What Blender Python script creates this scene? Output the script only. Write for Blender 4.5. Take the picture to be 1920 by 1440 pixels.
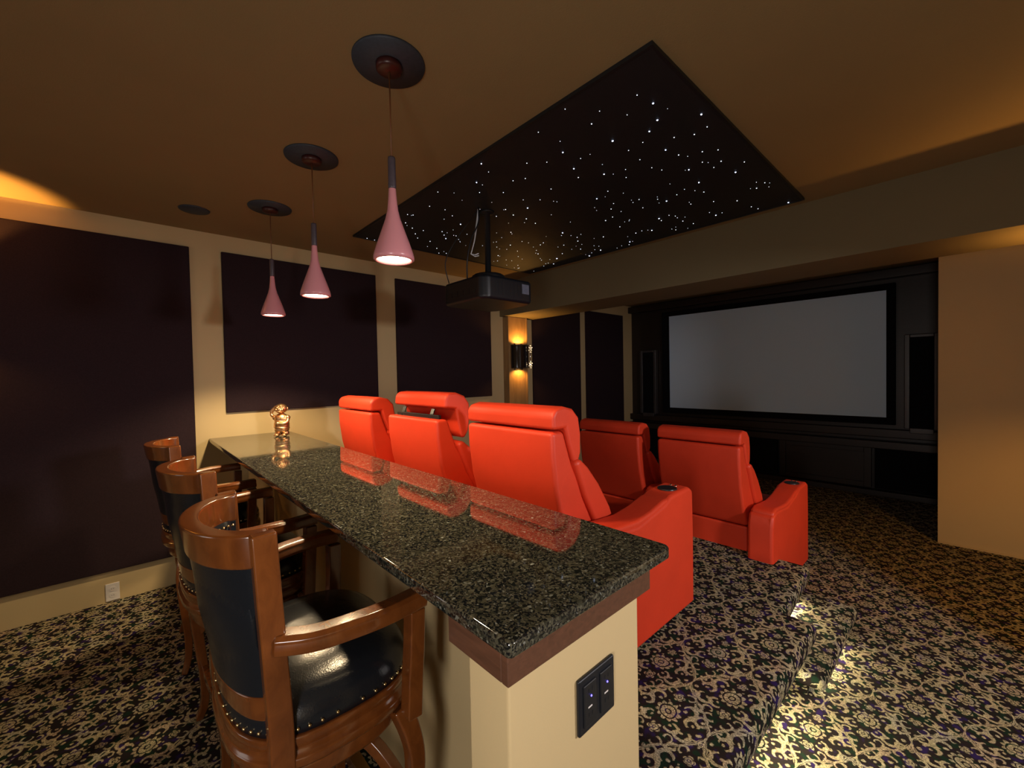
import bpy, bmesh, math, random
from mathutils import Vector, Matrix
random.seed(7)
D = bpy.data
for o in list(D.objects): D.objects.remove(o, do_unlink=True)
C = bpy.context.scene.collection
PI = math.pi

# ------------------------------------------------------------------ camera
cam = D.objects.new('camera', D.cameras.new('camera')); C.objects.link(cam)
CF, CYAW, CPIT, CROL, CH = 784.573, 47.381, -1.279, -1.129, 1.525
cam.data.sensor_width = 36.0
cam.data.lens = CF / 1920 * 36
cam.data.clip_start = .02
_y, _p, _r = map(math.radians, (CYAW, CPIT, CROL))
_f = Vector((math.cos(_y)*math.cos(_p), math.sin(_y)*math.cos(_p), math.sin(_p)))
_s = Vector((math.sin(_y), -math.cos(_y), 0)); _u = _s.cross(_f)
_r2 = _s*math.cos(_r) + _u*math.sin(_r); _u2 = -_s*math.sin(_r) + _u*math.cos(_r)
M = Matrix((( _r2.x, _u2.x, -_f.x, 0), (_r2.y, _u2.y, -_f.y, 0), (_r2.z, _u2.z, -_f.z, CH), (0, 0, 0, 1)))
cam.matrix_world = M
bpy.context.scene.camera = cam

# ------------------------------------------------------------------ world, exposure, side hall light, added fills
sc = bpy.context.scene
sc.view_settings.view_transform = 'Standard'
sc.view_settings.look = 'None'
sc.view_settings.exposure = 0.0
sc.view_settings.gamma = 1.0
sc.view_settings.use_curve_mapping = False
w = D.worlds.new('world'); sc.world = w; w.use_nodes = True
w.node_tree.nodes['Background'].inputs[0].default_value = (.004, .004, .005, 1)
w.node_tree.nodes['Background'].inputs[1].default_value = 1.0

WARM = (1.0, .74, .42); AMBER = (1.0, .47, .10); COOL = (1.0, .93, .86)

def lamp(name, kind, loc, energy, color, aim=None, parent=None, **kw):
    l = D.lights.new(name, kind); l.energy = energy; l.color = color
    for k, v in kw.items(): setattr(l, k, v)
    o = D.objects.new(name, l); C.objects.link(o); o.location = loc
    if aim is not None:
        o.rotation_euler = Vector(aim).to_track_quat('-Z', 'Y').to_euler()
    if parent is not None:
        o.parent = parent
        o.location = Vector(loc) - parent.location
    return o
# side hall light from the right, and two unseen fills added behind the camera
lamp('side_hall_light', 'AREA', (1.9, -1.71, 1.90), 55.0, (1, .94, .94), aim=(-.12, 1, -.30), shape='DISK', size=.35)
lamp('back_wall_fill', 'AREA', (-2.5, 2.25, 1.35), 9.0, (1, .95, .88), aim=(1, 0, -.35), shape='RECTANGLE', size=.9, size_y=1.9)  # added fill before the solid back wall, lifts the far knee wall
lamp('rear_fill', 'AREA', (-.80, -.22, 1.22), 21.0, (1, .92, .86), aim=(1, .30, -.05), shape='RECTANGLE', size=.35, size_y=.8)  # added fill panel in mid-air, brightens the bar pillar and knee wall

# ------------------------------------------------------------------ node helpers
class NT:
    def __init__(s, tree): s.t = tree; s.n = tree.nodes; s.l = tree.links
    def new(s, typ, **kw):
        n = s.n.new(typ)
        for k, v in kw.items(): setattr(n, k, v)
        return n
    def put(s, sock, v):
        if hasattr(v, 'is_linked') or isinstance(v, bpy.types.NodeSocket): s.l.new(v, sock)
        else: sock.default_value = v
    def m(s, op, a, b=None, c=None, clamp=False):
        n = s.new('ShaderNodeMath', operation=op); n.use_clamp = clamp
        s.put(n.inputs[0], a)
        if b is not None: s.put(n.inputs[1], b)
        if c is not None: s.put(n.inputs[2], c)
        return n.outputs[0]
    def mix(s, f, a, b):
        n = s.new('ShaderNodeMix', data_type='RGBA')
        s.put(n.inputs[0], f); s.put(n.inputs[6], a); s.put(n.inputs[7], b)
        return n.outputs[2]
    def ramp(s, f, stops, interp='LINEAR'):
        n = s.new('ShaderNodeValToRGB'); n.color_ramp.interpolation = interp
        e = n.color_ramp.elements
        while len(e) > 1: e.remove(e[-1])
        e[0].position = stops[0][0]; e[0].color = stops[0][1]
        for p, c in stops[1:]:
            x = e.new(p); x.color = c
        s.put(n.inputs[0], f); return n.outputs[0]
    def noise(s, scale, vec=None, detail=2, rough=.5, dist=0):
        n = s.new('ShaderNodeTexNoise'); n.inputs['Scale'].default_value = scale
        n.inputs['Detail'].default_value = detail; n.inputs['Roughness'].default_value = rough
        n.inputs['Distortion'].default_value = dist
        if vec is not None: s.l.new(vec, n.inputs['Vector'])
        return n
    def voro(s, scale, vec=None, feature='F1'):
        n = s.new('ShaderNodeTexVoronoi', feature=feature); n.inputs['Scale'].default_value = scale
        if vec is not None: s.l.new(vec, n.inputs['Vector'])
        return n
def mat(name):
    m = D.materials.new(name); m.use_nodes = True
    t = NT(m.node_tree); b = t.n['Principled BSDF']
    return m, t, b
def rgb(c): return (c[0], c[1], c[2], 1)
def bump(t, b, height, strength=.3, dist=.01):
    n = t.new('ShaderNodeBump'); n.inputs['Strength'].default_value = strength
    n.inputs['Distance'].default_value = dist
    t.l.new(height, n.inputs['Height']); t.l.new(n.outputs[0], b.inputs['Normal'])
def simple(name, col, rough=.5, metal=0, var=.12, vscale=20, bmp=0, bscale=200, spec=.5, **kw):
    m, t, b = mat(name)
    g = t.new('ShaderNodeNewGeometry').outputs['Position']
    n = t.noise(vscale, g, 3)
    lo = tuple(c*(1-var) for c in col); hi = tuple(min(1, c*(1+var)) for c in col)
    t.l.new(t.mix(n.outputs['Fac'], rgb(lo), rgb(hi)), b.inputs['Base Color'])
    b.inputs['Roughness'].default_value = rough; b.inputs['Metallic'].default_value = metal
    b.inputs['Specular IOR Level'].default_value = spec
    if bmp: bump(t, b, t.noise(bscale, g, 2).outputs['Fac'], bmp, .002)
    for k, v in kw.items(): b.inputs[k].default_value = v
    return m

def wood(name, dark, light, rough=.22, scale=1.0, coat=.5, grain=(3, 3, 40)):
    m, t, b = mat(name)
    tc = t.new('ShaderNodeTexCoord').outputs['Object']
    mp = t.new('ShaderNodeMapping'); t.l.new(tc, mp.inputs['Vector'])
    mp.inputs['Scale'].default_value = (grain[0]*scale, grain[1]*scale, grain[2]*scale)
    n = t.noise(1.6, mp.outputs[0], 5, .6, .8)
    t.l.new(t.ramp(n.outputs['Fac'], [(.25, rgb(dark)), (.75, rgb(light))]), b.inputs['Base Color'])
    b.inputs['Roughness'].default_value = rough
    b.inputs['Coat Weight'].default_value = coat; b.inputs['Coat Roughness'].default_value = .12
    return m

MT = {}
MT['tan'] = simple('tan_paint', (.55, .42, .22), .75, var=.03, vscale=3, bmp=.12, bscale=350, spec=.25)
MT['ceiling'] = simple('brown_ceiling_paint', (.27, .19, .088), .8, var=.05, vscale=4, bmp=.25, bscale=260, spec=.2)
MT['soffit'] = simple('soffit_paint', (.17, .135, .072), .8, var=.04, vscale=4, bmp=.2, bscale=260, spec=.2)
MT['fabric'] = simple('aubergine_fabric', (.026, .0145, .018), .95, var=.35, vscale=160, bmp=.5, bscale=900, spec=.15)
MT['black_cloth'] = simple('black_cloth', (.007, .007, .008), .95, var=.2, vscale=300, bmp=.2, bscale=900, spec=.1)
MT['darkwood'] = wood('dark_stained_wood', (.010, .006, .004), (.022, .012, .008), .45, coat=.1, grain=(5, 5, 30))
MT['walnut'] = wood('walnut_trim', (.07, .030, .016), (.125, .052, .028), .40, coat=.1, grain=(40, 6, 60))
MT['amberwood'] = wood('cherry_stained_wood', (.105, .028, .006), (.185, .055, .011), .22, coat=.8, grain=(16, 16, 9))
MT['sconcewood'] = wood('honey_wood_board', (.22, .13, .05), (.36, .22, .09), .45, coat=.1, grain=(9, 9, 2))
MT['blackmetal'] = simple('black_metal', (.012, .013, .016), .45, .2, var=.2)
MT['plastic'] = simple('black_plastic', (.006, .0075, .012), .42, var=.25, vscale=60)
MT['white'] = simple('white_plastic', (.74, .70, .66), .4, var=.02)
MT['brass'] = simple('brass', (.75, .58, .30), .22, 1.0, var=.05)
MT['chrome'] = simple('chrome', (.75, .75, .77), .12, 1.0, var=.03)
MT['gold'] = simple('gold_figurine', (.80, .47, .24), .38, 1.0, var=.1, vscale=25, bmp=.15, bscale=60)
MT['strap'] = simple('pale_strap', (.75, .78, .85), .6)
MT['label'] = simple('pale_label', (.11, .12, .17), .6, var=.5, vscale=90)
MT['canopy'] = simple('slate_disc', (.030, .038, .055), .55, var=.35, vscale=90, bmp=.2, bscale=300)
MT['canopy_centre'] = simple('maroon_canopy', (.05, .010, .008), .35, var=.1)
MT['cord'] = simple('copper_cord', (.17, .06, .02), .5, var=.1)
MT['pendant_stem'] = simple('grey_stem', (.07, .055, .07), .4, var=.3, vscale=60)
MT['starpanel'] = simple('star_panel_black', (.006, .0075, .012), .62, var=.25, vscale=60, bmp=.1, bscale=400)
MT['cup'] = simple('steel_cup', (.08, .085, .09), .3, .8)
MT['sconceglass'] = simple('smoked_glass_sconce', (.012, .008, .007), .08, var=.1, spec=.8)

def emis(name, col, s):
    m, t, b = mat(name)
    b.inputs['Base Color'].default_value = rgb(col)
    b.inputs['Emission Color'].default_value = rgb(col); b.inputs['Emission Strength'].default_value = s
    return m
MT['bulb'] = emis('lit_bulb', (1, .80, .55), 14)
MT['star'] = emis('fibre_star', (.80, .88, 1.0), 2.6)
MT['star_bright'] = emis('bright_fibre_star', (.62, .72, 1.0), 7)
MT['blueled'] = emis('blue_led', (.10, .08, 1.0), 6)
MT['sparkle'] = emis('lit_crystal', (1, .72, .42), 6)
MT['ledstrip'] = emis('led_strip', (1, .85, .5), 6)

def leather(name, col, rough=.42, sheen=.0):
    m, t, b = mat(name)
    g = t.new('ShaderNodeTexCoord').outputs['Object']
    n = t.noise(5, g, 3); v = t.voro(260, g)
    lo = tuple(c*.86 for c in col); hi = tuple(min(1, c*1.1) for c in col)
    t.l.new(t.mix(n.outputs['Fac'], rgb(lo), rgb(hi)), b.inputs['Base Color'])
    b.inputs['Roughness'].default_value = rough
    b.inputs['Specular IOR Level'].default_value = .45
    w_ = t.noise(11, g, 3, .55, .6)
    h = t.m('ADD', t.m('MULTIPLY', v.outputs['Distance'], .12), t.m('MULTIPLY', w_.outputs['Fac'], 1.0))
    bump(t, b, h, .22, .006)
    return m
MT['red'] = leather('red_leather', (.66, .045, .014), .52)
MT['blackleather'] = leather('black_leather', (.010, .012, .016), .24)

def shade_mat():
    m, t, b = mat('pink_glass_shade')
    b.inputs['Base Color'].default_value = (.66, .27, .30, 1)
    b.inputs['Roughness'].default_value = .28
    b.inputs['Coat Weight'].default_value = .3
    b.inputs['Subsurface Weight'].default_value = 0
    return m
MT['shade'] = shade_mat()

def granite():
    m, t, b = mat('dark_green_granite')
    g = t.new('ShaderNodeNewGeometry').outputs['Position']
    wv = t.noise(30, g, 2)
    add = t.new('ShaderNodeVectorMath', operation='MULTIPLY_ADD')
    t.l.new(wv.outputs['Color'], add.inputs[0]); add.inputs[1].default_value = (.012,)*3; t.l.new(g, add.inputs[2])
    p = add.outputs[0]
    v1 = t.voro(150, p); v2 = t.voro(270, p); v3 = t.voro(80, p)
    sep1 = t.new('ShaderNodeSeparateColor'); t.l.new(v1.outputs['Color'], sep1.inputs[0])
    sep2 = t.new('ShaderNodeSeparateColor'); t.l.new(v2.outputs['Color'], sep2.inputs[0])
    sep3 = t.new('ShaderNodeSeparateColor'); t.l.new(v3.outputs['Color'], sep3.inputs[0])
    c1 = t.ramp(sep1.outputs[0], [(0, (.008, .009, .008, 1)), (.35, (.032, .032, .022, 1)), (.6, (.060, .057, .038, 1)), (.84, (.092, .088, .062, 1)), (.955, (.14, .145, .12, 1)), (.995, (.30, .32, .28, 1))], 'CONSTANT')
    c2 = t.ramp(sep2.outputs[1], [(0, (.006, .007, .008, 1)), (.45, (.040, .038, .027, 1)), (.75, (.075, .070, .048, 1)), (.975, (.17, .175, .15, 1))], 'CONSTANT')
    f = t.m('GREATER_THAN', sep3.outputs[2], .45)
    c = t.mix(f, c1, c2)
    t.l.new(c, b.inputs['Base Color'])
    b.inputs['Roughness'].default_value = .045
    b.inputs['IOR'].default_value = 1.75
    return m
MT['granite'] = granite()

# carpet: damask of gold scrolls on near-black, fully procedural
def carpet():
    W, H = .29, .46
    grp = D.node_groups.new('damask_motif', 'ShaderNodeTree')
    grp.interface.new_socket('u', in_out='INPUT', socket_type='NodeSocketFloat')
    grp.interface.new_socket('v', in_out='INPUT', socket_type='NodeSocketFloat')
    grp.interface.new_socket('mask', in_out='OUTPUT', socket_type='NodeSocketFloat')
    t = NT(grp)
    gi = t.new('NodeGroupInput'); go = t.new('NodeGroupOutput')
    k = .0115                                  # one design unit in metres
    uu = t.m('DIVIDE', gi.outputs[0], k); v = t.m('DIVIDE', gi.outputs[1], k)
    u = t.m('ABSOLUTE', uu)
    SW, SH = W/k, H/k
    def sm(d, w, soft=.22):                    # 1 inside |d|<w
        return t.m('DIVIDE', t.m('SUBTRACT', w, d), soft, clamp=True)
    def arc(cx, cy, R, wd, nx=0, ny=0, kk=-99, taper=0):
        du = t.m('SUBTRACT', u, cx); dv = t.m('SUBTRACT', v, cy)
        r = t.m('SQRT', t.m('ADD', t.m('MULTIPLY', du, du), t.m('MULTIPLY', dv, dv)))
        d = t.m('ABSOLUTE', t.m('SUBTRACT', r, R))
        a = t.m('ADD', t.m('MULTIPLY', du, nx), t.m('MULTIPLY', dv, ny))
        ww = t.m('MULTIPLY_ADD', a, taper, wd) if taper else wd
        o = sm(d, ww)
        if kk > -90: o = t.m('MULTIPLY', o, t.m('GREATER_THAN', a, kk))
        return o
    def disc(cx, cy, R):
        return arc(cx, cy, 0, R)
    def petals(cx, cy, R, n, amp, ph=0):
        du = t.m('SUBTRACT', u, cx); dv = t.m('SUBTRACT', v, cy)
        r = t.m('SQRT', t.m('ADD', t.m('MULTIPLY', du, du), t.m('MULTIPLY', dv, dv)))
        th = t.m('ARCTAN2', du, dv)
        s = t.m('ABSOLUTE', t.m('SINE', t.m('MULTIPLY_ADD', th, n/2, ph)))
        RR = t.m('MULTIPLY_ADD', s, R*amp, R*(1-amp))
        ins = sm(r, RR, .3)
        vein = t.m('GREATER_THAN', t.m('ABSOLUTE', t.m('SUBTRACT', t.m('FRACT', t.m('DIVIDE', r, R*.42)), .5)), .13)
        slit = t.m('GREATER_THAN', s, .16)
        return t.m('MULTIPLY', ins, t.m('MULTIPLY', vein, slit))
    S = []
    # ogee band with leafy edge
    line = t.m('MULTIPLY', t.m('ADD', t.m('COSINE', t.m('MULTIPLY', v, 2*PI/SH)), 1), SW/4)
    dl = t.m('ABSOLUTE', t.m('SUBTRACT', u, line))
    leaf = t.m('MULTIPLY_ADD', t.m('ABSOLUTE', t.m('SINE', t.m('MULTIPLY', v, 2*PI/SH*2.5))), 0.78, .25)
    band = sm(dl, leaf)
    rib = t.m('GREATER_THAN', t.m('ABSOLUTE', t.m('SUBTRACT', t.m('FRACT', t.m('MULTIPLY', dl, 1.25)), .55)), .13)
    S.append(t.m('MULTIPLY', band, rib))
    S.append(petals(0, 1.5, 4.3, 11, .26))
    S.append(petals(0, -7.3, 2.3, 5, .38))
    S.append(petals(0, 9.2, 1.9, 5, .35, 1.2))
    S.append(arc(5.2, 5.6, 2.1, .55, .7, .7, -1.1, .10))
    S.append(disc(4.4, 4.9, .75))
    S.append(arc(3.6, -3.9, 1.9, .5, .9, -.4, -.9, .1))
    S.append(disc(3.2, -3.4, .6))
    S.append(arc(7.6, 1.4, 1.9, .55, -.5, .8, -1.0, .1))
    S.append(disc(7.9, 1.1, .65))
    S.append(arc(7.0, -4.2, 2.3, .5, .5, -.8, -1.2, .12))
    S.append(disc(6.4, -3.7, .7))
    S.append(arc(2.7, 11.3, 1.4, .42, .8, .5, -.8))
    S.append(arc(2.4, -11.6, 1.6, .45, .8, -.4, -.8))
    S.append(arc(4.6, -8.4, 1.2, .4, .2, .9, -.7))
    S.append(disc(10.2, 7.8, .7)); S.append(disc(9.6, -8.4, .7)); S.append(disc(1.6, 6.0, .45))
    S.append(arc(3.2, 14.6, 1.9, .5, .7, .6, -1.0, .1)); S.append(disc(2.6, 14.3, .65))
    S.append(arc(6.8, 10.6, 2.2, .55, .6, -.7, -1.1, .12)); S.append(disc(6.3, 11.0, .7))
    S.append(arc(9.6, 4.4, 1.8, .5, -.7, -.5, -.9, .1)); S.append(disc(9.9, 4.2, .6))
    S.append(arc(3.4, -15.6, 1.8, .5, .6, .7, -.9, .1)); S.append(disc(3.0, -15.2, .65))
    S.append(arc(7.4, -11.2, 2.3, .55, .7, .5, -1.2, .12)); S.append(disc(7.0, -10.8, .75))
    S.append(arc(10.2, -5.0, 1.5, .45, -.8, .4, -.8, .1)); S.append(disc(10.6, -1.0, .8))
    S.append(petals(0, 16.2, 1.7, 5, .4)); S.append(disc(.9, -15.4, .6)); S.append(disc(11.2, 11.2, .7))
    o = S[0]
    for s in S[1:]: o = t.m('MAXIMUM', o, s)
    t.l.new(o, go.inputs[0])
    m, t, b = mat('damask_carpet')
    g = t.new('ShaderNodeNewGeometry').outputs['Position']
    wn = t.noise(9, g, 3)
    add = t.new('ShaderNodeVectorMath', operation='MULTIPLY_ADD')
    sub = t.new('ShaderNodeVectorMath', operation='SUBTRACT'); t.l.new(wn.outputs['Color'], sub.inputs[0]); sub.inputs[1].default_value = (.5, .5, .5)
    t.l.new(sub.outputs[0], add.inputs[0]); add.inputs[1].default_value = (.026, .026, 0); t.l.new(g, add.inputs[2])
    wn2 = t.noise(55, g, 2)
    sub2 = t.new('ShaderNodeVectorMath', operation='SUBTRACT'); t.l.new(wn2.outputs['Color'], sub2.inputs[0]); sub2.inputs[1].default_value = (.5, .5, .5)
    add2 = t.new('ShaderNodeVectorMath', operation='MULTIPLY_ADD')
    t.l.new(sub2.outputs[0], add2.inputs[0]); add2.inputs[1].default_value = (.010, .010, 0); t.l.new(add.outputs[0], add2.inputs[2])
    sp = t.new('ShaderNodeSeparateXYZ'); t.l.new(add2.outputs[0], sp.inputs[0])
    X = t.m('SUBTRACT', sp.outputs[0], sp.outputs[2]); Y = t.m('ADD', sp.outputs[1], sp.outputs[2])
    def cell(offx, offy):
        a = t.m('SUBTRACT', t.m('MULTIPLY', t.m('FRACT', t.m('DIVIDE', t.m('ADD', Y, offx+20*W), W)), W), W/2)
        c = t.m('SUBTRACT', t.m('MULTIPLY', t.m('FRACT', t.m('DIVIDE', t.m('ADD', X, offy+20*H), H)), H), H/2)
        return a, c
    a0, c0 = cell(0, 0); a1, c1 = cell(W/2, H/2)
    # half-drop repeat: inside the ogee use one cell, outside it the shifted one
    ins = t.m('LESS_THAN', t.m('ABSOLUTE', a0), t.m('MULTIPLY', t.m('ADD', t.m('COSINE', t.m('MULTIPLY', c0, 2*PI/H)), 1), W/4))
    def sel(p, q): return t.m('ADD', q, t.m('MULTIPLY', ins, t.m('SUBTRACT', p, q)))
    n = t.new('ShaderNodeGroup'); n.node_tree = grp
    t.l.new(sel(a0, a1), n.inputs[0]); t.l.new(sel(c0, c1), n.inputs[1])
    mk = n.outputs[0]
    fine = t.noise(420, g, 2)
    vein = t.noise(130, add2.outputs[0], 2, .5, .8)
    vv = t.m('MULTIPLY_ADD', t.m('ABSOLUTE', t.m('SUBTRACT', vein.outputs['Fac'], .5)), 7.0, .22, clamp=True)
    mk2 = t.m('MULTIPLY', t.m('MULTIPLY', mk, vv), t.m('MULTIPLY_ADD', fine.outputs['Fac'], .7, .62), clamp=True)
    big = t.noise(9, g, 1)
    gold = t.ramp(big.outputs['Fac'], [(.32, (.40, .37, .27, 1)), (.5, (.46, .40, .23, 1)), (.68, (.44, .34, .23, 1))])
    bk = t.ramp(t.noise(22, g, 1).outputs['Fac'], [(.36, (.006, .018, .010, 1)), (.46, (.012, .009, .009, 1)), (.58, (.013, .009, .010, 1)), (.68, (.018, .009, .060, 1))])
    t.l.new(t.mix(mk2, bk, gold), b.inputs['Base Color'])
    b.inputs['Roughness'].default_value = .95; b.inputs['Specular IOR Level'].default_value = .1
    bump(t, b, t.m('ADD', mk, fine.outputs['Fac']), .5, .004)
    return m
MT['carpet'] = carpet()

# ------------------------------------------------------------------ mesh helpers
def obj(name, bm, m, parent=None, smooth=False, loc=None, bevel=0, segs=3, subsurf=0, kind=None, label=None, angle=40):
    me = D.meshes.new(name); bmesh.ops.recalc_face_normals(bm, faces=bm.faces[:]); bm.to_mesh(me); bm.free()
    me.materials.append(MT[m] if isinstance(m, str) else m)
    o = D.objects.new(name, me); C.objects.link(o)
    if parent is not None: o.parent = parent
    if loc is not None: o.location = loc
    if bevel:
        b = o.modifiers.new('bevel', 'BEVEL'); b.width = bevel; b.segments = segs; b.limit_method = 'ANGLE'; b.angle_limit = math.radians(angle)
    if subsurf:
        s = o.modifiers.new('subsurf', 'SUBSURF'); s.levels = subsurf; s.render_levels = subsurf
    if smooth or bevel or subsurf:
        for p in me.polygons: p.use_smooth = True
        if bevel and not subsurf:
            n = o.modifiers.new('wn', 'WEIGHTED_NORMAL'); n.keep_sharp = True
    if kind: o['kind'] = kind
    if label: o['label'] = label
    return o
def tag(o, label, cat, group=None, kind=None):
    o['label'] = label; o['category'] = cat
    if group: o['group'] = group
    if kind: o['kind'] = kind
    return o
def thing(name, label, cat, loc=(0, 0, 0), rz=0, group=None):
    o = D.objects.new(name, None); C.objects.link(o); o.location = loc; o.rotation_euler = (0, 0, rz)
    o.empty_display_size = .1
    return tag(o, label, cat, group)
def copy_tree(o, parent=None):
    c = o.copy(); C.objects.link(c)
    if parent is not None: c.parent = parent
    for ch in list(o.children): copy_tree(ch, c)
    return c
def box(bm, x0, x1, y0, y1, z0, z1):
    vs = [bm.verts.new((x, y, z)) for x in (x0, x1) for y in (y0, y1) for z in (z0, z1)]
    for f in ((0, 1, 3, 2), (4, 6, 7, 5), (0, 4, 5, 1), (2, 3, 7, 6), (0, 2, 6, 4), (1, 5, 7, 3)):
        bm.faces.new([vs[i] for i in f])
    return bm
def B(*a):
    bm = bmesh.new()
    if a: box(bm, *a)
    return bm
def prism(bm, pts, a0, a1, axis='y'):
    """extrude polygon pts (2D) along an axis; pts are (x,z) for y, (x,y) for z, (y,z) for x"""
    def P(p, a):
        return {'y': (p[0], a, p[1]), 'z': (p[0], p[1], a), 'x': (a, p[0], p[1])}[axis]
    r0 = [bm.verts.new(P(p, a0)) for p in pts]; r1 = [bm.verts.new(P(p, a1)) for p in pts]
    n = len(pts)
    bm.faces.new(r0); bm.faces.new(r1[::-1])
    for i in range(n): bm.faces.new((r0[i], r0[(i+1) % n], r1[(i+1) % n], r1[i]))
    return bm
def lathe(bm, prof, seg=32, cx=0, cy=0, cap=True):
    rings = []
    for r, z in prof:
        rings.append([bm.verts.new((cx+r*math.cos(2*PI*i/seg), cy+r*math.sin(2*PI*i/seg), z)) for i in range(seg)])
    for a, b in zip(rings, rings[1:]):
        for i in range(seg): bm.faces.new((a[i], a[(i+1) % seg], b[(i+1) % seg], b[i]))
    if cap:
        if prof[0][0] > 1e-5: bm.faces.new(rings[0][::-1])
        if prof[-1][0] > 1e-5: bm.faces.new(rings[-1])
    return bm
def sweep(bm, path, sect, up=Vector((0, 0, 1)), closed=False):
    """sweep a section [(side, up)] along path of Vectors; sect may be a function of index"""
    n = len(path); rings = []
    for i, p in enumerate(path):
        a = path[(i-1) % n] if (closed or i > 0) else path[i]
        b = path[(i+1) % n] if (closed or i < n-1) else path[i]
        t = (Vector(b)-Vector(a)).normalized()
        s = t.cross(up)
        if s.length < 1e-4: s = t.cross(Vector((0, 1, 0)))
        s.normalize(); u = s.cross(t)
        sc_ = sect(i) if callable(sect) else sect
        rings.append([bm.verts.new(Vector(p)+s*q[0]+u*q[1]) for q in sc_])
    k = len(rings[0])
    for i in range(n if closed else n-1):
        a = rings[i]; b = rings[(i+1) % n]
        for j in range(k): bm.faces.new((a[j], a[(j+1) % k], b[(j+1) % k], b[j]))
    if not closed:
        bm.faces.new(rings[0][::-1]); bm.faces.new(rings[-1])
    return bm
def circ(r, n=10): return [(r*math.cos(2*PI*i/n), r*math.sin(2*PI*i/n)) for i in range(n)]
def rect(w_, h): return [(-w_/2, -h/2), (w_/2, -h/2), (w_/2, h/2), (-w_/2, h/2)]
def ball(bm, c, r, seg=12, rings=8, scale=(1, 1, 1)):
    m_ = Matrix.Translation(c) @ Matrix.Diagonal((r*scale[0], r*scale[1], r*scale[2], 1))
    bmesh.ops.create_uvsphere(bm, u_segments=seg, v_segments=rings, radius=1, matrix=m_)
def smoothpath(pts, n=6):
    """catmull-rom"""
    P = [Vector(p) for p in pts]; out = []
    for i in range(len(P)-1):
        p0 = P[max(i-1, 0)]; p1 = P[i]; p2 = P[i+1]; p3 = P[min(i+2, len(P)-1)]
        for j in range(n):
            t = j/n
            out.append(.5*((2*p1)+(-p0+p2)*t+(2*p0-5*p1+4*p2-p3)*t*t+(-p0+3*p1-3*p2+p3)*t**3))
    out.append(P[-1]); return out
def struct(name, bm, m, **kw):
    o = obj(name, bm, m, **kw); o['kind'] = 'structure'; return o

# ------------------------------------------------------------------ room shell
ZC, ZS, XS, X2, WL, WR, XB = 2.683, 2.265, 3.518, 4.08, 4.03, -.75, -2.6
ZP, ZT = .27, .135
XR, XW = 5.13, 6.60                  # right-hand return wall, screen wall
struct('ceiling', B(XB-.1, XW+.2, WR-.1, WL+.1, ZC, ZC+.1), 'ceiling')
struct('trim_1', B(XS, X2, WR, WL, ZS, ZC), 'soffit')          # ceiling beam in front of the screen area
struct('wall_left', B(XB-.1, XW+.2, WL, WL+.1, -.1, ZC), 'tan')
bm = B(XB-.1, -.10, WR-.1, WR, -.1, ZC); box(bm, 2.86, XW+.2, WR-.1, WR, -.1, ZC); box(bm, -.10, 2.86, WR-.1, WR, 2.00, ZC)
struct('wall_right', bm, 'tan')
# side hall beyond the wide opening in the right wall (out of frame, lets its light in)
bm = B(-.3, 3.1, -3.3, -3.2, 0, 2.5); box(bm, -.4, -.3, -3.3, WR-.1, 0, 2.5); box(bm, 3.1, 3.2, -3.3, WR-.1, 0, 2.5)
struct('wall_hall', bm, 'tan')
struct('floor_hall', B(-.4, 3.2, -3.3, WR-.1, -.1, 0), 'carpet')
struct('ceiling_hall', B(-.4, 3.2, -3.3, WR-.1, 2.5, 2.6), 'ceiling')
struct('wall_back', B(XB-.1, XB, WR, WL, -.1, ZC), 'tan')
struct('wall_front_right', B(XR, XW+.1, WR, .165, 0, ZC), 'tan')
struct('wall_front', B(XW+.02, XW+.2, .165, WL, 0, ZC), 'darkwood')
struct('floor', B(XB-.1, XW+.1, WR-.1, WL, -.1, 0), 'carpet')
# raised platform: a rounded carpeted edge overhanging a set-back riser that hides the step lights
bm = prism(bmesh.new(), [(.95, .489), (2.472, .492), (2.472, .627), (3.165, .668), (3.165, WL), (.95, WL)], .178, ZP, 'z')
struct('floor_riser', bm, 'carpet', bevel=.034, segs=5)
bm = prism(bmesh.new(), [(.95, .60), (2.50, .60), (2.50, .73), (3.07, .76), (3.07, WL), (.95, WL)], 0, .182, 'z')
struct('trim_2', bm, 'carpet')
struct('floor_step', B(2.25, 3.12, .425, .735, .062, .125), 'carpet', bevel=.024, segs=4)
struct('trim_7', B(2.30, 3.10, .50, .735, 0, .066), 'carpet')
struct('baseboard_right', B(XR-.010, XR, WR, .165, 0, .012), 'tan')

# fabric wall panels (thin upholstered boards)
def panel(x0, x1, z0, z1, label):
    bm = B(x0, x1, WL-.022, WL, z0, z1)
    return tag(obj('fabric_wall_panel', bm, 'fabric', bevel=.006), label, 'wall panel', 'dark fabric panels on the left wall')
panel(-1.6, .378, .217, 2.547, 'large dark fabric wall panel on the left, above the white outlet')
panel(.581, 1.863, 1.264, 2.547, 'dark fabric wall panel above the bar end and the gold figurine')
panel(2.076, 3.352, 1.264, 2.547, 'dark fabric wall panel behind the projector, beside the lit sconce')
def rpanel(x0, x1, label):
    bm = B(x0, x1, WL-.022, WL, .6, 2.50)
    return tag(obj('fabric_wall_panel', bm, 'fabric', bevel=.004), label, 'wall panel', 'dark fabric panels on the left wall')
rpanel(4.09, 5.13, 'narrow dark fabric wall panel just right of the lit sconce')
rpanel(5.27, 6.31, 'narrow dark fabric wall panel nearest the screen wall')

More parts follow.
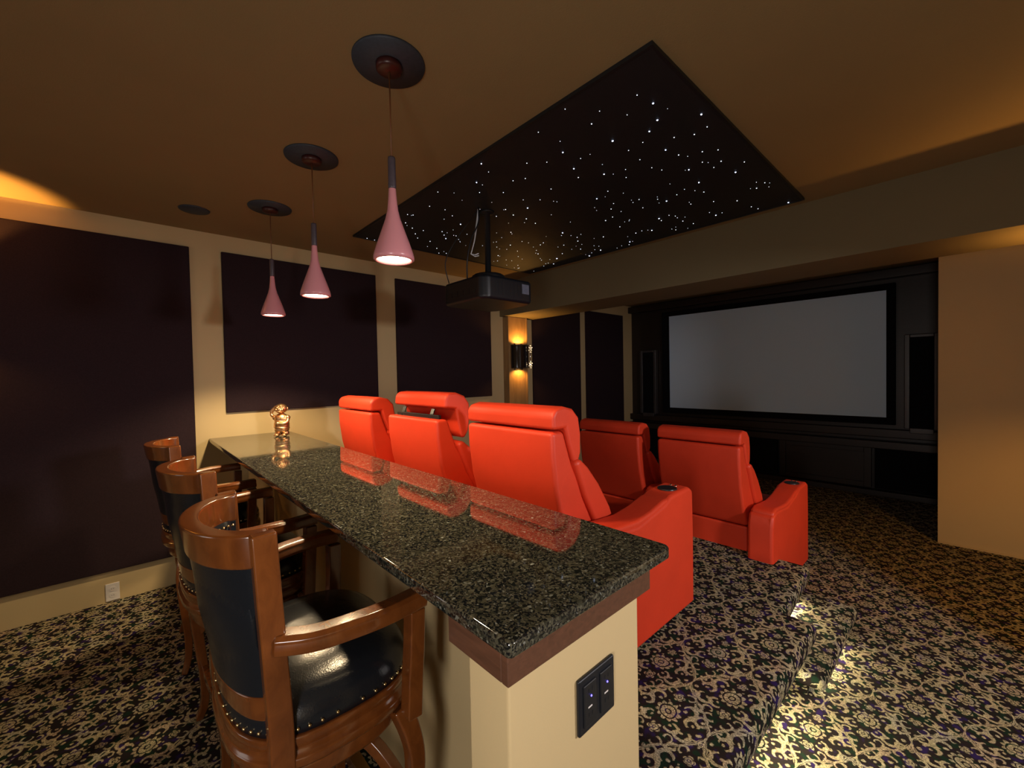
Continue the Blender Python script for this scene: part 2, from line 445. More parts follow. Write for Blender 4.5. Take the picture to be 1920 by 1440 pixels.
# ------------------------------------------------------------------ star ceiling
SX0, SX1, SY0, SY1 = 1.395, 3.40, .758, 3.361
st = thing('star_ceiling', 'black starlight ceiling panel with tiny glowing points above the recliners', 'star ceiling', ((SX0+SX1)/2, (SY0+SY1)/2, ZC))
cx, cy = st.location.x, st.location.y
obj('panel', B(SX0-cx, SX1-cx, SY0-cy, SY1-cy, -.012, -.0005), 'starpanel', st)
bm = bmesh.new()
for a in ((SX0-.012, SX1+.012, SY0-.012, SY0), (SX0-.012, SX1+.012, SY1, SY1+.012), (SX0-.012, SX0, SY0, SY1), (SX1, SX1+.012, SY0, SY1)):
    box(bm, a[0]-cx, a[1]-cx, a[2]-cy, a[3]-cy, -.016, -.0005)
obj('frame', bm, 'blackmetal', st)
def ray_z(px, py, z):
    d = _f + _r2*(px-960)/CF - _u2*(py-720)/CF
    t = (z-CH)/d.z; return Vector((0, 0, CH)) + d*t
crop = [(1247,287,3),(1440,331,3),(1264,354,3),(1085,437,3.4),(1232,399,2.6),(1001,369,2),(1183,254,1.5),(886,483,2.4),(930,548,2.2),(1051,570,2.4),(948,583,1.8),(560,528,2.4),(541,603,2.2),(1297,473,2.2),(1349,493,2),(1412,411,2),(1331,423,1.7),(1463,381,1.5),(1507,473,1.5),(1519,518,1.9),(1577,562,2.8),(1390,552,2.2),(1430,603,2.3),(1612,521,1.5),(1661,626,2),(1694,604,1.5),(1583,676,1.8),(1301,677,2.6),(1271,747,2.8),(1280,755,1.8),(1498,734,2.2),(1788,683,2.4),(1022,668,2.2),(745,705,2.4),(688,733,2),(740,748,2),(776,766,1.8),(885,804,2.4),(1079,709,1.8),(1085,741,1.8),(1057,755,2.1),(657,711,1.8),(620,738,1.7),(593,756,1.9),(678,802,1.6),(676,853,1.8),(787,888,2),(808,844,1.6),(796,852,1.5),(627,895,1.8),(1048,820,2),(1178,805,2),(1242,794,2.2),(1154,840,2.2),(1151,851,1.4),(1114,780,1.6),(946,837,2),(943,822,1.6),(992,896,2.8),(1037,873,2.2),(957,869,1.7),(862,907,3),(884,887,1.8),(849,928,2),(890,853,1.4),(287,733,1.8),(257,764,1.8),(265,731,1.5),(284,785,1.8),(296,808,1.9),(305,825,1.4),(328,795,1.6),(355,838,1.7),(382,866,1.6),(390,885,1.5),(403,799,1.7),(418,827,2.2),(411,813,1.6),(477,770,2.4),(444,736,1.4),(415,712,1.4),(353,698,1.3),(386,641,1.3),(459,816,1.3),(420,886,1.4),(64,828,1.5),(103,826,1.4),(133,833,1.2),(736,587,1.7),(687,596,1.4),(839,629,1.5),(742,526,1.5),(822,522,1.3),(788,402,1.2),(895,310,1.1),(1033,318,1.1),(1143,333,1.1),(1149,475,1.3),(1194,512,1.4),(1206,443,1.2),(1242,544,1.4),(1282,553,1.3),(1139,583,1.3),(1066,638,1.4),(1089,687,1.4),(1191,671,1.5),(1206,704,1.3),(1265,670,1.2),(1342,652,1.3),(1398,689,1.5),(1450,641,1.6),(1489,679,1.4),(1444,480,1.8),(1444,522,1.5),(1490,543,1.3),(1366,757,1.8),(1311,734,1.3),(1336,737,1.3),(1408,767,1.3),(1202,796,1.3),(1338,792,1.3),(1667,708,1.4),(1640,700,1.3),(553,643,1.5),(589,561,1.2),(648,643,1.4),(795,672,1.2),(957,507,1.2),(1137,551,1.2)]
stars = []
for a, b_, s in crop:
    p = ray_z(640+a/2.1333, 60+b_/2.1333, ZC-.014); stars.append((p.x, p.y, s))
rnd = random.Random(3)
while len(stars) < 250:
    x = rnd.uniform(SX0+.05, SX1-.03); y = rnd.uniform(SY0+.06, SY1-.05)
    dens = .12 + .88*min(1, max(0, (y-SY0)/(SY1-SY0)))*(.25+.75*(x-SX0)/(SX1-SX0))
    if rnd.random() < dens: stars.append((x, y, rnd.uniform(.3, 1.0)))
stars.sort(key=lambda q: -q[2])
rest = bmesh.new()
def star_bm(bm, x, y, s):
    r = .0007 + .00095*s
    d = math.hypot(x, y); r *= .55+.25*d
    ball(bm, (x-cx, y-cy, -.0125), r, 8, 5, (1, 1, .7))
for i, (x, y, s) in enumerate(stars):
    if not (SX0+.01 < x < SX1-.005 and SY0+.01 < y < SY1-.01): continue
    if i < 98:
        bm = bmesh.new(); star_bm(bm, x, y, s); obj('star_point', bm, 'star_bright' if s > 2.1 else 'star', st, smooth=True)
    else: star_bm(rest, x, y, s)
o = obj('faint_star_points', rest, 'star', st, smooth=True); o['kind'] = 'stuff'

# ------------------------------------------------------------------ pendants
def make_pendant(loc, label, power):
    t = thing('pendant_lamp', label, 'pendant lamp', loc, 0, 'pink cone pendant lamps over the bar')
    obj('ceiling_disc', lathe(bmesh.new(), [(.0, -.010), (.128, -.010), (.130, -.004), (.130, -.0005), (0, -.0005)], 48, cap=False), 'canopy', t, smooth=True)
    obj('canopy_cap', lathe(bmesh.new(), [(0, -.034), (.040, -.034), (.047, -.028), (.048, -.010), (0, -.010)], 32, cap=False), 'canopy_centre', t, smooth=True)
    obj('cord', lathe(bmesh.new(), [(.0028, -.35), (.0028, -.03)], 8), 'cord', t, smooth=True)
    obj('stem', lathe(bmesh.new(), [(.0, -.346), (.0125, -.346), (.0135, -.352), (.0145, -.455), (.013, -.462), (0, -.462)], 24, cap=False), 'pendant_stem', t, smooth=True)
    prof = [(.0125, -.455), (.0155, -.50), (.0195, -.54), (.028, -.575), (.042, -.615), (.058, -.66), (.071, -.70), (.0735, -.712), (.0735, -.722), (.066, -.727), (.062, -.722), (.060, -.705), (.045, -.655), (.030, -.61), (.02, -.58), (.012, -.54), (0, -.53)]
    obj('shade', lathe(bmesh.new(), prof, 48, cap=False), 'shade', t, smooth=True)
    obj('bulb', lathe(bmesh.new(), [(0, -.722), (.052, -.720), (.059, -.715), (.055, -.700), (0, -.69)], 32, cap=False), 'bulb', t, smooth=True)
    l = lamp('pendant_glow', 'SPOT', (loc[0], loc[1], loc[2]-.735), power, WARM, aim=(0, 0, -1), parent=t, shadow_soft_size=.045, spot_size=math.radians(128), spot_blend=.45)
    return t
for y_, lb, pw in ((1.444, 'pink glass cone pendant lamp, nearest and largest of the three', 50),
               (2.321, 'pink glass cone pendant lamp, middle one of the three over the bar', 60),
               (3.185, 'dark pink cone pendant lamp, farthest of the three, nearest the fabric wall', 106)):
    make_pendant((.745, y_, ZC), lb, pw)
sp = obj('ceiling_speaker', lathe(bmesh.new(), [(0, -.010), (.062, -.010), (.070, -.007), (.084, -.006), (.088, -.0005), (0, -.0005)], 40, cap=False), 'canopy', smooth=True, loc=(.37, 3.54, ZC))
tag(sp, 'small round dark fixture in the ceiling left of the pendant lamps', 'ceiling speaker')

# ------------------------------------------------------------------ bar
bar = thing('bar_counter', 'long bar with glossy speckled dark granite top and cream base', 'bar counter', (.75, 2.2, 0))
ox, oy = .75, 2.2
def rel(x0, x1, y0, y1, z0, z1): return B(x0-ox, x1-ox, y0-oy, y1-oy, z0, z1)
def rc(cx_, cy_, r_, a0, a1, n_=6): return [(cx_+r_*math.cos(a0+(a1-a0)*i/n_)-ox, cy_+r_*math.sin(a0+(a1-a0)*i/n_)-oy) for i in range(n_+1)]
bm = prism(bmesh.new(), [(.461-ox, WL-.001-oy)] + rc(.473, .532, .012, PI, 1.5*PI) + rc(1.012, .545, .025, 1.5*PI, 2*PI) + [(1.037-ox, WL-.001-oy)], 1.040, 1.07, 'z')
obj('countertop', bm, 'granite', bar, bevel=.006, segs=3, angle=50, label='glossy dark speckled granite top')
bm = bmesh.new()
box(bm, .472-ox, .955-ox, .538-oy, .556-oy, .978, 1.0395)
box(bm, .472-ox, .490-ox, .556-oy, .722-oy, .978, 1.0395)
box(bm, .490-ox, .72-ox, .704-oy, .722-oy, .978, 1.0395)
box(bm, .937-ox, .955-ox, .556-oy, WL-.002-oy, .978, 1.0395)
obj('wood_trim', bm, 'walnut', bar, bevel=.003)
bm = rel(.482, .915, .550, .668, 0, .985)
obj('end_pillar', bm, 'tan', bar, bevel=.006)
obj('knee_wall', rel(.72, .93, .66, WL-.002, 0, 1.035), 'tan', bar)

# black power plate on the bar end
ol = thing('power_outlet', 'black double socket plate with blue lights on the bar end', 'power outlet', (.733, .550, .825))
obj('cover_plate', B(-.064, .064, -.009, 0, -.060, .060), 'plastic', ol, bevel=.004)
for sx in (-.029, .029):
    s_ = obj('socket', B(sx-.0215, sx+.0215, -.0125, -.008, -.045, .045), 'blackmetal', ol, bevel=.003)
    for dz in (-.022, .030):
        for dx in (-.006, .006): obj('slot', B(sx+dx-.001, sx+dx+.001, -.0131, -.012, dz-.004, dz+.004), 'plastic', s_)
    bm = bmesh.new(); ball(bm, (sx+.002, -.0125, .016), .0022, 8, 6); obj('indicator_light', bm, 'blueled', s_)
    obj('usb_mark', B(sx-.009, sx+.004, -.0131, -.0120, -.0065, -.0035), 'white', s_)
# white outlet on the wall under the big fabric panel
ol = thing('wall_outlet', 'white socket plate low on the wall under the large fabric panel', 'wall outlet', (-.115, WL, .068))
obj('cover_plate', B(-.036, .036, -.007, 0, -.060, .060), 'white', ol, bevel=.003)
for dz in (-.022, .022):
    s_ = obj('socket', lathe(bmesh.new(), [(.0, 0), (.016, 0), (.016, .002), (0, .002)], 20, cap=False), 'white', ol)
    s_.rotation_euler = (PI/2, 0, 0); s_.location = (0, -.007, dz)
    for dx in (-.005, .005): obj('slot', B(dx-.0008, dx+.0008, -.004, .004, .002, .0026), 'blackmetal', s_)

# ------------------------------------------------------------------ gold figurine
def figurine(loc, rz):
    t = thing('figurine', 'small gold pot-bellied figurine with a raised arm on the bar', 'figurine', loc, rz)
    bm = bmesh.new()
    ball(bm, (0, 0, .085), .052, 20, 14, (.92, 1.05, 1.05))       # belly
    ball(bm, (.0, 0, .130), .048, 20, 14, (.85, 1.05, .9))       # chest
    ball(bm, (.0, .0, .050), .048, 16, 12, (.9, 1.08, .62))
    for s in (-1, 1):
        sweep(bm, smoothpath([(0, s*.022, .07), (.004, s*.026, .04), (.0, s*.026, .010)], 4), circ(.025, 10))
        ball(bm, (-.014, s*.027, .013), .020, 12, 8, (1.45, .95, .65))
        for q in range(4): ball(bm, (-.040, s*.027+(q-1.5)*.008, .009), .0055, 8, 6)
        ball(bm, (-.004, s*.046, .140), .019, 12, 8)
    ball(bm, (-.002, 0, .160), .020, 12, 8)
    # arms: one folded across the belly, the other raised behind the head
    sweep(bm, smoothpath([(-.004, -.046, .140), (-.022, -.052, .112), (-.043, -.030, .098), (-.048, .004, .100)], 5), circ(.0125, 10))
    ball(bm, (-.049, .008, .100), .014, 10, 8)
    sweep(bm, smoothpath([(-.004, .046, .142), (.002, .072, .160), (.002, .070, .190), (.004, .044, .215)], 5), circ(.0125, 10))
    ball(bm, (.004, .040, .216), .015, 10, 8)
    # legs band / folds
    for z, r, a in ((.066, .047, .006), (.112, .044, .0045)):
        p = [Vector((r*.95*math.cos(2*PI*i/24), r*1.06*math.sin(2*PI*i/24), z+.006*math.sin(2*PI*i/24))) for i in range(24)]
        sweep(bm, p, circ(a, 8), closed=True)
    me_o = obj('body', bm, 'gold', t, smooth=True)
    r_ = me_o.modifiers.new('remesh', 'REMESH'); r_.mode = 'VOXEL'; r_.voxel_size = .0028; r_.use_smooth_shade = True
    bm = bmesh.new()
    ball(bm, (-.004, 0, .208), .040, 24, 16, (.92, 1.12, .92))
    ball(bm, (-.020, 0, .196), .026, 16, 12, (1.0, 1.3, .85))
    ball(bm, (-.044, 0, .205), .0075, 10, 8, (1, 1.2, 1))          # nose
    for s in (-1, 1):
        ball(bm, (-.036, s*.015, .217), .0085, 10, 8, (.7, 1, .7))   # closed eyes
        ball(bm, (-.034, s*.022, .200), .010, 10, 8)                 # cheeks
        ball(bm, (.0, s*.046, .206), .010, 10, 8, (.7, .5, 1.3))    # ears
        sweep(bm, smoothpath([(-.040, s*.006, .228), (-.037, s*.016, .231), (-.030, s*.026, .226)], 4), circ(.0032, 6))
    sweep(bm, smoothpath([(-.040, -.016, .191), (-.046, 0, .186), (-.040, .016, .191)], 5), circ(.0038, 6))
    h = obj('head', bm, 'gold', t, smooth=True)
    r_ = h.modifiers.new('remesh', 'REMESH'); r_.mode = 'VOXEL'; r_.voxel_size = .0024; r_.use_smooth_shade = True
    return t
fg = figurine((.905, 3.72, 1.07), math.radians(52)); fg.scale = (1.06, 1.06, 1.06)

# ------------------------------------------------------------------ recliners
def cushion(name, pts, y0, y1, parent, bev=.025, m='red', crown=0, segs=4):
    """side profile (x,z) extruded across y with rounded edges and a slight crown"""
    bm = bmesh.new(); n = 8
    rings = []
    c = Vector((sum(p[0] for p in pts)/len(pts), sum(p[1] for p in pts)/len(pts)))
    for j in range(n+1):
        y = y0+(y1-y0)*j/n; e = 1-(2*j/n-1)**2
        rings.append([bm.verts.new((p[0]+(p[0]-c.x)*crown*e, y, p[1]+(p[1]-c.y)*crown*e)) for p in pts])
    k = len(pts)
    for a, b_ in zip(rings, rings[1:]):
        for i in range(k): bm.faces.new((a[i], a[(i+1) % k], b_[(i+1) % k], b_[i]))
    bm.faces.new(rings[0]); bm.faces.new(rings[-1][::-1])
    return obj(name, bm, m, parent, bevel=bev, segs=segs, angle=35)
def arm(parent, y0, y1):
    pts = [(.035, .02), (.015, .25), (.020, .50), (.045, .570), (.12, .592), (.36, .570), (.60, .612), (.665, .640), (.86, .645), (.900, .625), (.907, .40), (.905, .02)]
    a = cushion('armrest', pts, y0, y1, parent, .026)
    pp = [(.06, .555), (.065, .592), (.13, .608), (.24, .598), (.36, .590), (.48, .603), (.60, .628), (.650, .630), (.655, .600), (.36, .55)]
    cushion('arm_pad', pp, y0+.006, y1-.006, a, .016, crown=.015)
    yc = (y0+y1)/2; z = .645
    c_ = obj('cup_holder', lathe(bmesh.new(), [(.043, z+.001), (.046, z+.004), (.049, z+.002), (.049, z-.004), (.043, z-.004)], 28, cx=.765, cy=yc, cap=False), 'cup', a, smooth=True)
    obj('cup_well', lathe(bmesh.new(), [(0, z+.0005), (.0435, z+.0005), (.0435, z+.0015), (0, z+.0015)], 28, cx=.765, cy=yc, cap=False), 'plastic', c_)
    bm = bmesh.new(); ball(bm, (.835, yc-.012, z+.001), .008, 10, 6, (1.2, 1, .6)); ball(bm, (.838, yc+.016, z+.001), .008, 10, 6, (1.2, 1, .6))
    obj('control_button', bm, 'chrome', a, smooth=True)
    return a
def make_recliner(label, group, lift=0.0, right=True, narrow=False):
    t = thing('recliner', label, 'recliner', (0, 0, 0), 0, group)
    hw = .297
    cushion('base', [(.125, .03), (.125, .44), (.80, .34), (.80, .03)], -hw, hw, t, .015)
    sh = [(.000, 1.008), (.003, .90), (.022, .75), (.062, .60), (.115, .47), (.135, .44), (.42, .44), (.36, .52), (.22, .70), (.13, .86), (.078, 1.008)]
    cushion('backrest', sh, -hw, hw, t, .020)
    lum = [(.125, .865), (.165, .880), (.225, .830), (.300, .745), (.385, .620), (.430, .52), (.40, .46), (.30, .50), (.19, .70)]
    cushion('back_cushion', lum, -hw-.022, hw+.022, t, .030, crown=.03)
    hd = [(.006, 1.018), (.004, 1.075), (.024, 1.103), (.078, 1.114), (.138, 1.100), (.178, 1.060), (.192, .985), (.190, .90), (.168, .853), (.138, .862), (.104, .955), (.086, 1.018)]
    h = cushion('headrest', hd, -hw-.004, hw+.004, t, .022, crown=.01)
    if lift:
        for v in h.data.vertices:
            x, z = v.co.x-.10, v.co.z-.96
            a_ = math.radians(-8)
            v.co.x = .10+x*math.cos(a_)-z*math.sin(a_)+lift*.55; v.co.z = .96+x*math.sin(a_)+z*math.cos(a_)+lift*.62
        for yy in (-.17, .17):
            bm = sweep(bmesh.new(), smoothpath([(.05, yy, .995), (.055, yy+.01, 1.025), (.075, yy+.02, 1.06)], 4), rect(.022, .008))
            obj('headrest_bracket', bm, 'blackmetal', t)
        obj('support_frame', B(.045, .065, -hw+.05, hw-.05, 1.003, 1.03), 'blackmetal', t, bevel=.004)
    seat = [(.30, .34), (.31, .48), (.38, .515), (.60, .520), (.84, .505), (.895, .46), (.895, .36), (.84, .33)]
    cushion('seat_cushion', seat, -hw, hw, t, .030, crown=.03)
    foot = [(.84, .06), (.85, .34), (.895, .44), (.925, .41), (.915, .08)]
    cushion('footrest', foot, -hw, hw, t, .018)
    if right: arm(t, -.485, -.332)
    if narrow: arm(t, .322, .436)
    else: arm(t, .333, .487)
    return t
ra = []
def put_recliner(X, Yc, Z, label, group, lift=0, right=False, narrow=False):
    t = make_recliner(label, group, lift, right, narrow); t.location = (X, Yc, Z); return t
G1 = 'red recliners in the raised row behind the bar'; G2 = 'red recliners in the front row before the screen'
put_recliner(1.300, 1.469, ZP, 'bright red leather recliner nearest the camera, right end of the row behind the bar', G1, right=True)
put_recliner(1.258, 2.290, ZP, 'red leather recliner with its headrest raised off the back, middle of the raised row', G1, lift=.07)
put_recliner(1.236, 3.105, ZP, 'red leather recliner at the left end of the row, nearest the gold figurine', G1)
put_recliner(3.0, 1.322, 0, 'dark red recliner in the front row, its right arm showing beside the aisle', G2, right=True, narrow=True)
put_recliner(3.0, 2.078, 0, 'dark red recliner in the front row, half hidden behind the nearest recliner', G2)

# ------------------------------------------------------------------ screen wall
def part(x0, x1, y0, y1, z0, z1, o=(0, 0, 0)): return B(x0-o[0], x1-o[0], y0-o[1], y1-o[1], z0-o[2], z1-o[2])
SC = (XW, 1.972, 1.68)
scr = thing('projection_screen', 'large grey-white projection screen in a black frame on the far wall', 'projection screen', SC)
bm = bmesh.new()
for a in ((.557, 3.42, 2.425, 2.50), (.557, 3.42, .85, .935), (.557, .637, .935, 2.425), (3.302, 3.42, .935, 2.425)):
    box(bm, -.06, -.002, a[0]-SC[1], a[1]-SC[1], a[2]-SC[2], a[3]-SC[2])
obj('frame', bm, 'black_cloth', scr, bevel=.006)
MT['screen'] = simple('matte_screen', (.62, .80, 1.0), .9, var=.02, vscale=2)
obj('screen_fabric', part(-.04+XW, -.03+XW, .637, 3.302, .935, 2.425, SC), 'screen', scr)
# dark wood surround: speaker columns, ledge, panels
def speaker_col(y0, y1, label):
    yc = (y0+y1)/2
    t = thing('screen_speaker', label, 'speaker', (XW, yc, 1.35), 0, 'tall speakers either side of the screen')
    bm = bmesh.new()
    h = (y1-y0)/2
    box(bm, -.08, 0, -h, -h+.045, -.53, .54); box(bm, -.08, 0, h-.045, h, -.53, .54)
    box(bm, -.08, 0, -h+.045, h-.045, .505, .54); box(bm, -.08, 0, -h+.045, h-.045, -.58, -.52)
    obj('frame', bm, 'column', t, bevel=.006)
    obj('grille', B(-.055, -.004, -h+.045, h-.045, -.52, .505), 'black_cloth', t)
MT['column'] = wood('grey_brown_wood', (.035, .030, .030), (.055, .047, .046), .4, coat=.2, grain=(6, 6, 2))
speaker_col(.197, .481, 'tall framed black speaker right of the screen')
speaker_col(3.53, 3.82, 'tall framed black speaker left of the screen')
struct('trim_3', B(XW-.14, XW+.02, .166, WL-.001, .572, .66), 'darkwood', bevel=.008)
struct('trim_4', B(XW-.07, XW+.02, .166, WL-.001, .70, .80), 'darkwood', bevel=.010)
struct('trim_5', B(XW-.10, XW+.02, .166, WL-.001, 2.555, 2.66), 'darkwood', bevel=.010)
struct('trim_6', B(XW-.10, XW+.02, .166, WL-.001, 0, .065), 'darkwood', bevel=.006)
for y0, y1, lb in ((.19, .742, 'black cloth panel low on the screen wall at its right end'), (1.764, 2.32, 'black cloth panel low on the screen wall below the middle of the screen'), (3.34, 3.89, 'black cloth panel low on the screen wall at its left end')):
    tag(obj('cloth_panel', B(XW-.045, XW+.019, y0, y1, .08, .565), 'black_cloth', bevel=.004), lb, 'cloth panel', 'black cloth panels under the screen')
for y0, y1, lb in ((.772, 1.734, 'dark wood panel low on the screen wall, right one'), (2.35, 3.31, 'dark wood panel low on the screen wall, left one')):
    t = thing('wood_panel', lb, 'wood panel', (XW, (y0+y1)/2, .32)); h = (y1-y0)/2
    bm = bmesh.new(); box(bm, -.05, .019, -h, -h+.07, -.24, .245); box(bm, -.05, .019, h-.07, h, -.24, .245)
    box(bm, -.05, .019, -h+.07, h-.07, .185, .245); box(bm, -.05, .019, -h+.07, h-.07, -.24, -.18)
    obj('frame', bm, 'darkwood', t, bevel=.004); obj('inner_panel', B(-.03, .019, -h+.07, h-.07, -.18, .185), 'darkwood', t)

# ------------------------------------------------------------------ projector
pj = thing('projector', 'black ceiling projector hanging on a pole under the star ceiling', 'projector', (1.90, 2.29, 2.095))
bm = bmesh.new(); prism(bm, [(-.235, -.195), (-.195, -.235), (.19, -.235), (.235, -.16), (.235, .16), (.19, .235), (-.195, .235), (-.235, .195)], -.080, .075, 'z')
obj('body', bm, 'plastic', pj, bevel=.022, segs=4)
bm = bmesh.new()
for i in range(9): box(bm, -.14+i*.034, -.126+i*.034, -.2358, -.230, -.045, .035)
obj('side_vents', bm, 'blackmetal', pj)
obj('label_plate', B(.10, .165, -.2375, -.234, -.02, .045), 'label', pj)
bm = bmesh.new()
for i in range(5): box(bm, -.2368, -.232, -.15+i*.065, -.105+i*.065, -.035, .0)
obj('connector_panel', bm, 'blackmetal', pj)
l_ = obj('lens', lathe(bmesh.new(), [(0, 0), (.055, 0), (.058, .035), (.045, .035), (.040, .012), (0, .008)], 28, cap=False), 'blackmetal', pj, smooth=True)
l_.rotation_euler = (0, PI/2, 0); l_.location = (.232, 0, 0)
obj('mount_plate', lathe(bmesh.new(), [(0, .078), (.10, .078), (.115, .088), (.115, .125), (.10, .135), (.03, .138), (0, .138)], 36, cap=False), 'blackmetal', pj, smooth=True)
for sx in (-1, 1):
    for sy in (-1, 1):
        bm = sweep(bmesh.new(), [Vector((sx*.05, sy*.05, .10)), Vector((sx*.17, sy*.16, .085)), Vector((sx*.18, sy*.17, .073))], rect(.022, .006))
        obj('mount_arm', bm, 'blackmetal', pj)
obj('pole', lathe(bmesh.new(), [(.021, .13), (.021, .565), (.045, .565), (.055, .5755)], 20), 'blackmetal', pj, smooth=True)
cb = obj('cable', sweep(bmesh.new(), smoothpath([(-.10, -.03, .575), (-.12, -.05, .46), (-.17, -.03, .34), (-.19, -.01, .20), (-.17, .02, .085)], 6), circ(.0045, 8)), 'plastic', pj, smooth=True)
cb = obj('cable', sweep(bmesh.new(), smoothpath([(-.07, .02, .575), (-.19, .10, .38), (-.25, .16, .22), (-.21, .18, .08)], 6), circ(.0035, 8)), 'blackmetal', pj, smooth=True)
bm = sweep(bmesh.new(), smoothpath([(-.085, -.012, .572), (-.105, -.024, .50), (-.125, -.030, .42), (-.14, -.028, .34), (-.165, -.02, .25)], 6), rect(.013, .004))
sweep(bm, [Vector((-.165, -.02, .25)), Vector((-.150, -.045, .24)), Vector((-.13, -.06, .25))], rect(.012, .004))
sweep(bm, [Vector((-.165, -.02, .25)), Vector((-.155, -.05, .228)), Vector((-.135, -.07, .232))], rect(.010, .004))
obj('tie_strap', bm, 'strap', pj)
bm = bmesh.new(); box(bm, .06, .16, -.13, -.10, .0755, .082); obj('paper_tag', bm, 'strap', pj)

# ------------------------------------------------------------------ wall sconces
def sconce(loc, sgn, label, power=1.0, detail=True, up=160, blend=.5, down=1.0):
    """board on a wall parallel to X; sgn=-1 when the wall is on the +Y side"""
    t = thing('wall_sconce', label, 'wall sconce', loc, 0, 'wall sconces')
    # backplate
    obj('backplate', B(-.07, .07, min(0, sgn*.012), max(0, sgn*.012), -.17, .17), 'blackmetal', t, bevel=.004)
    bm = bmesh.new(); n = 20
    pr = []
    for i in range(n+1):
        a = PI*i/n; pr.append((.135*math.cos(a), sgn*(.012+.115*math.sin(a))))
    inner = [(x*.93, y*.93+sgn*.001) for x, y in pr][::-1]
    prism(bm, pr+inner, -.145, .145, 'z')
    obj('glass_drum', bm, 'sconceglass', t, smooth=False)
    for z in (-.145, .145):
        p = [Vector((.135*math.cos(PI*i/n), sgn*(.012+.116*math.sin(PI*i/n)), z)) for i in range(n+1)]
        obj('rim', sweep(bmesh.new(), p, circ(.0028, 8)), 'blackmetal', t, smooth=True)
    if detail:
        obj('rod', lathe(bmesh.new(), [(.004, -.13), (.004, .13)], 8, cx=.080, cy=sgn*.140), 'chrome', t, smooth=True)
        for z in (-.105, .095):
            bm = bmesh.new(); r2 = random.Random(5)
            for i in range(18):
                a = 2*PI*i/16; rr = .028 if i % 2 else .016
                ball(bm, (.080+rr*math.cos(a), sgn*(.140+.006*(i % 3)), z+rr*1.6*math.sin(a)), .0024, 8, 6)
            obj('crystal_cluster', bm, 'sparkle', t, smooth=True)
        bm = bmesh.new(); ball(bm, (.075, sgn*.140, -.105), .0075, 10, 8)
        obj('crystal_cluster', bm, 'sparkle', t, smooth=True)
    y = loc[1]+sgn*.070
    lamp('sconce_uplight', 'SPOT', (loc[0], y, loc[2]+.150), 6.0*power, AMBER, aim=(0, -sgn*.10, 1), parent=t, shadow_soft_size=.02, spot_size=math.radians(up), spot_blend=blend)
    lamp('sconce_downlight', 'SPOT', (loc[0], y, loc[2]-.150), 4.0*power*down, AMBER, aim=(0, -sgn*.10, -1), parent=t, shadow_soft_size=.02, spot_size=math.radians(150), spot_blend=.5)
    return t
def board(x0, x1, y0, y1, z1, label):
    xc = (x0+x1)/2; yw = y1 if y1 > 2 else y0
    t = thing('sconce_board', label, 'wall board', (xc, yw, 0), 0, 'wooden boards behind the wall sconces')
    obj('board', B(x0-xc, x1-xc, y0-yw, y1-yw, .02, z1), 'sconcewood', t, bevel=.003)
    f = y0-yw if y1 > 2 else y1-yw; e = -.006 if y1 > 2 else .006
    bm = bmesh.new()
    for a, b_ in ((x0-xc, x0-xc+.02), (x1-xc-.02, x1-xc)): box(bm, a, b_, min(f, f+e), max(f, f+e), .02, z1)
    obj('edge_strip', bm, 'sconcewood', t)
board(3.565, 3.900, 3.930, 4.029, ZS-.004, 'honey wooden wall board carrying the lit sconce beyond the projector')
sconce((3.735, 3.930, 1.755), -1, 'glowing smoked glass wall sconce beyond the projector, beside the far fabric panels', power=2.2)
sconce((-.90, 4.008, 1.95), -1, 'amber wall sconce lighting the big fabric panel, past the left edge', power=24, detail=False, up=102, blend=.30, down=.12)
board(3.60, 3.94, -.749, -.650, ZS-.004, 'wooden wall board carrying the sconce on the right wall')
sconce((3.77, -.650, 1.80), 1, 'amber wall sconce on the right wall under the ceiling beam', power=4.5, detail=False, down=1.8)

# ------------------------------------------------------------------ step lights
def step_light(loc, aim, length, axis, power, label):
    t = thing('step_light', label, 'step light', loc, 0, 'hidden step lights on the carpeted riser')
    h = length/2
    b_ = (-h, h, -.006, .006, -.004, .004) if axis == 'x' else (-.006, .006, -h, h, -.004, .004)
    obj('housing', B(*b_), 'blackmetal', t)
    l = lamp('step_glow', 'AREA', (loc[0]+aim[0]*.012, loc[1]+aim[1]*.012, loc[2]-.006), power, (1, .84, .50), parent=t, shape='RECTANGLE', size=length if axis == 'x' else .008, size_y=.008 if axis == 'x' else length)
    v = Vector(aim)
    if axis == 'x': l.rotation_euler = (math.atan2(v.y, -v.z), 0, 0)
    else: l.rotation_euler = (0, -math.atan2(v.x, -v.z), 0)
step_light((2.70, .700, .172), (0, -.9, -.6), .42, 'x', 2.0, 'slim step light under the platform edge above the carpeted step')
step_light((2.62, .486, .056), (0, -1, -.4), .50, 'x', 1.5, 'slim step light on the aisle side of the carpeted step')
step_light((1.80, .575, .168), (0, -1, -.5), .80, 'x', 7.0, 'slim step light under the platform edge nearest the camera')

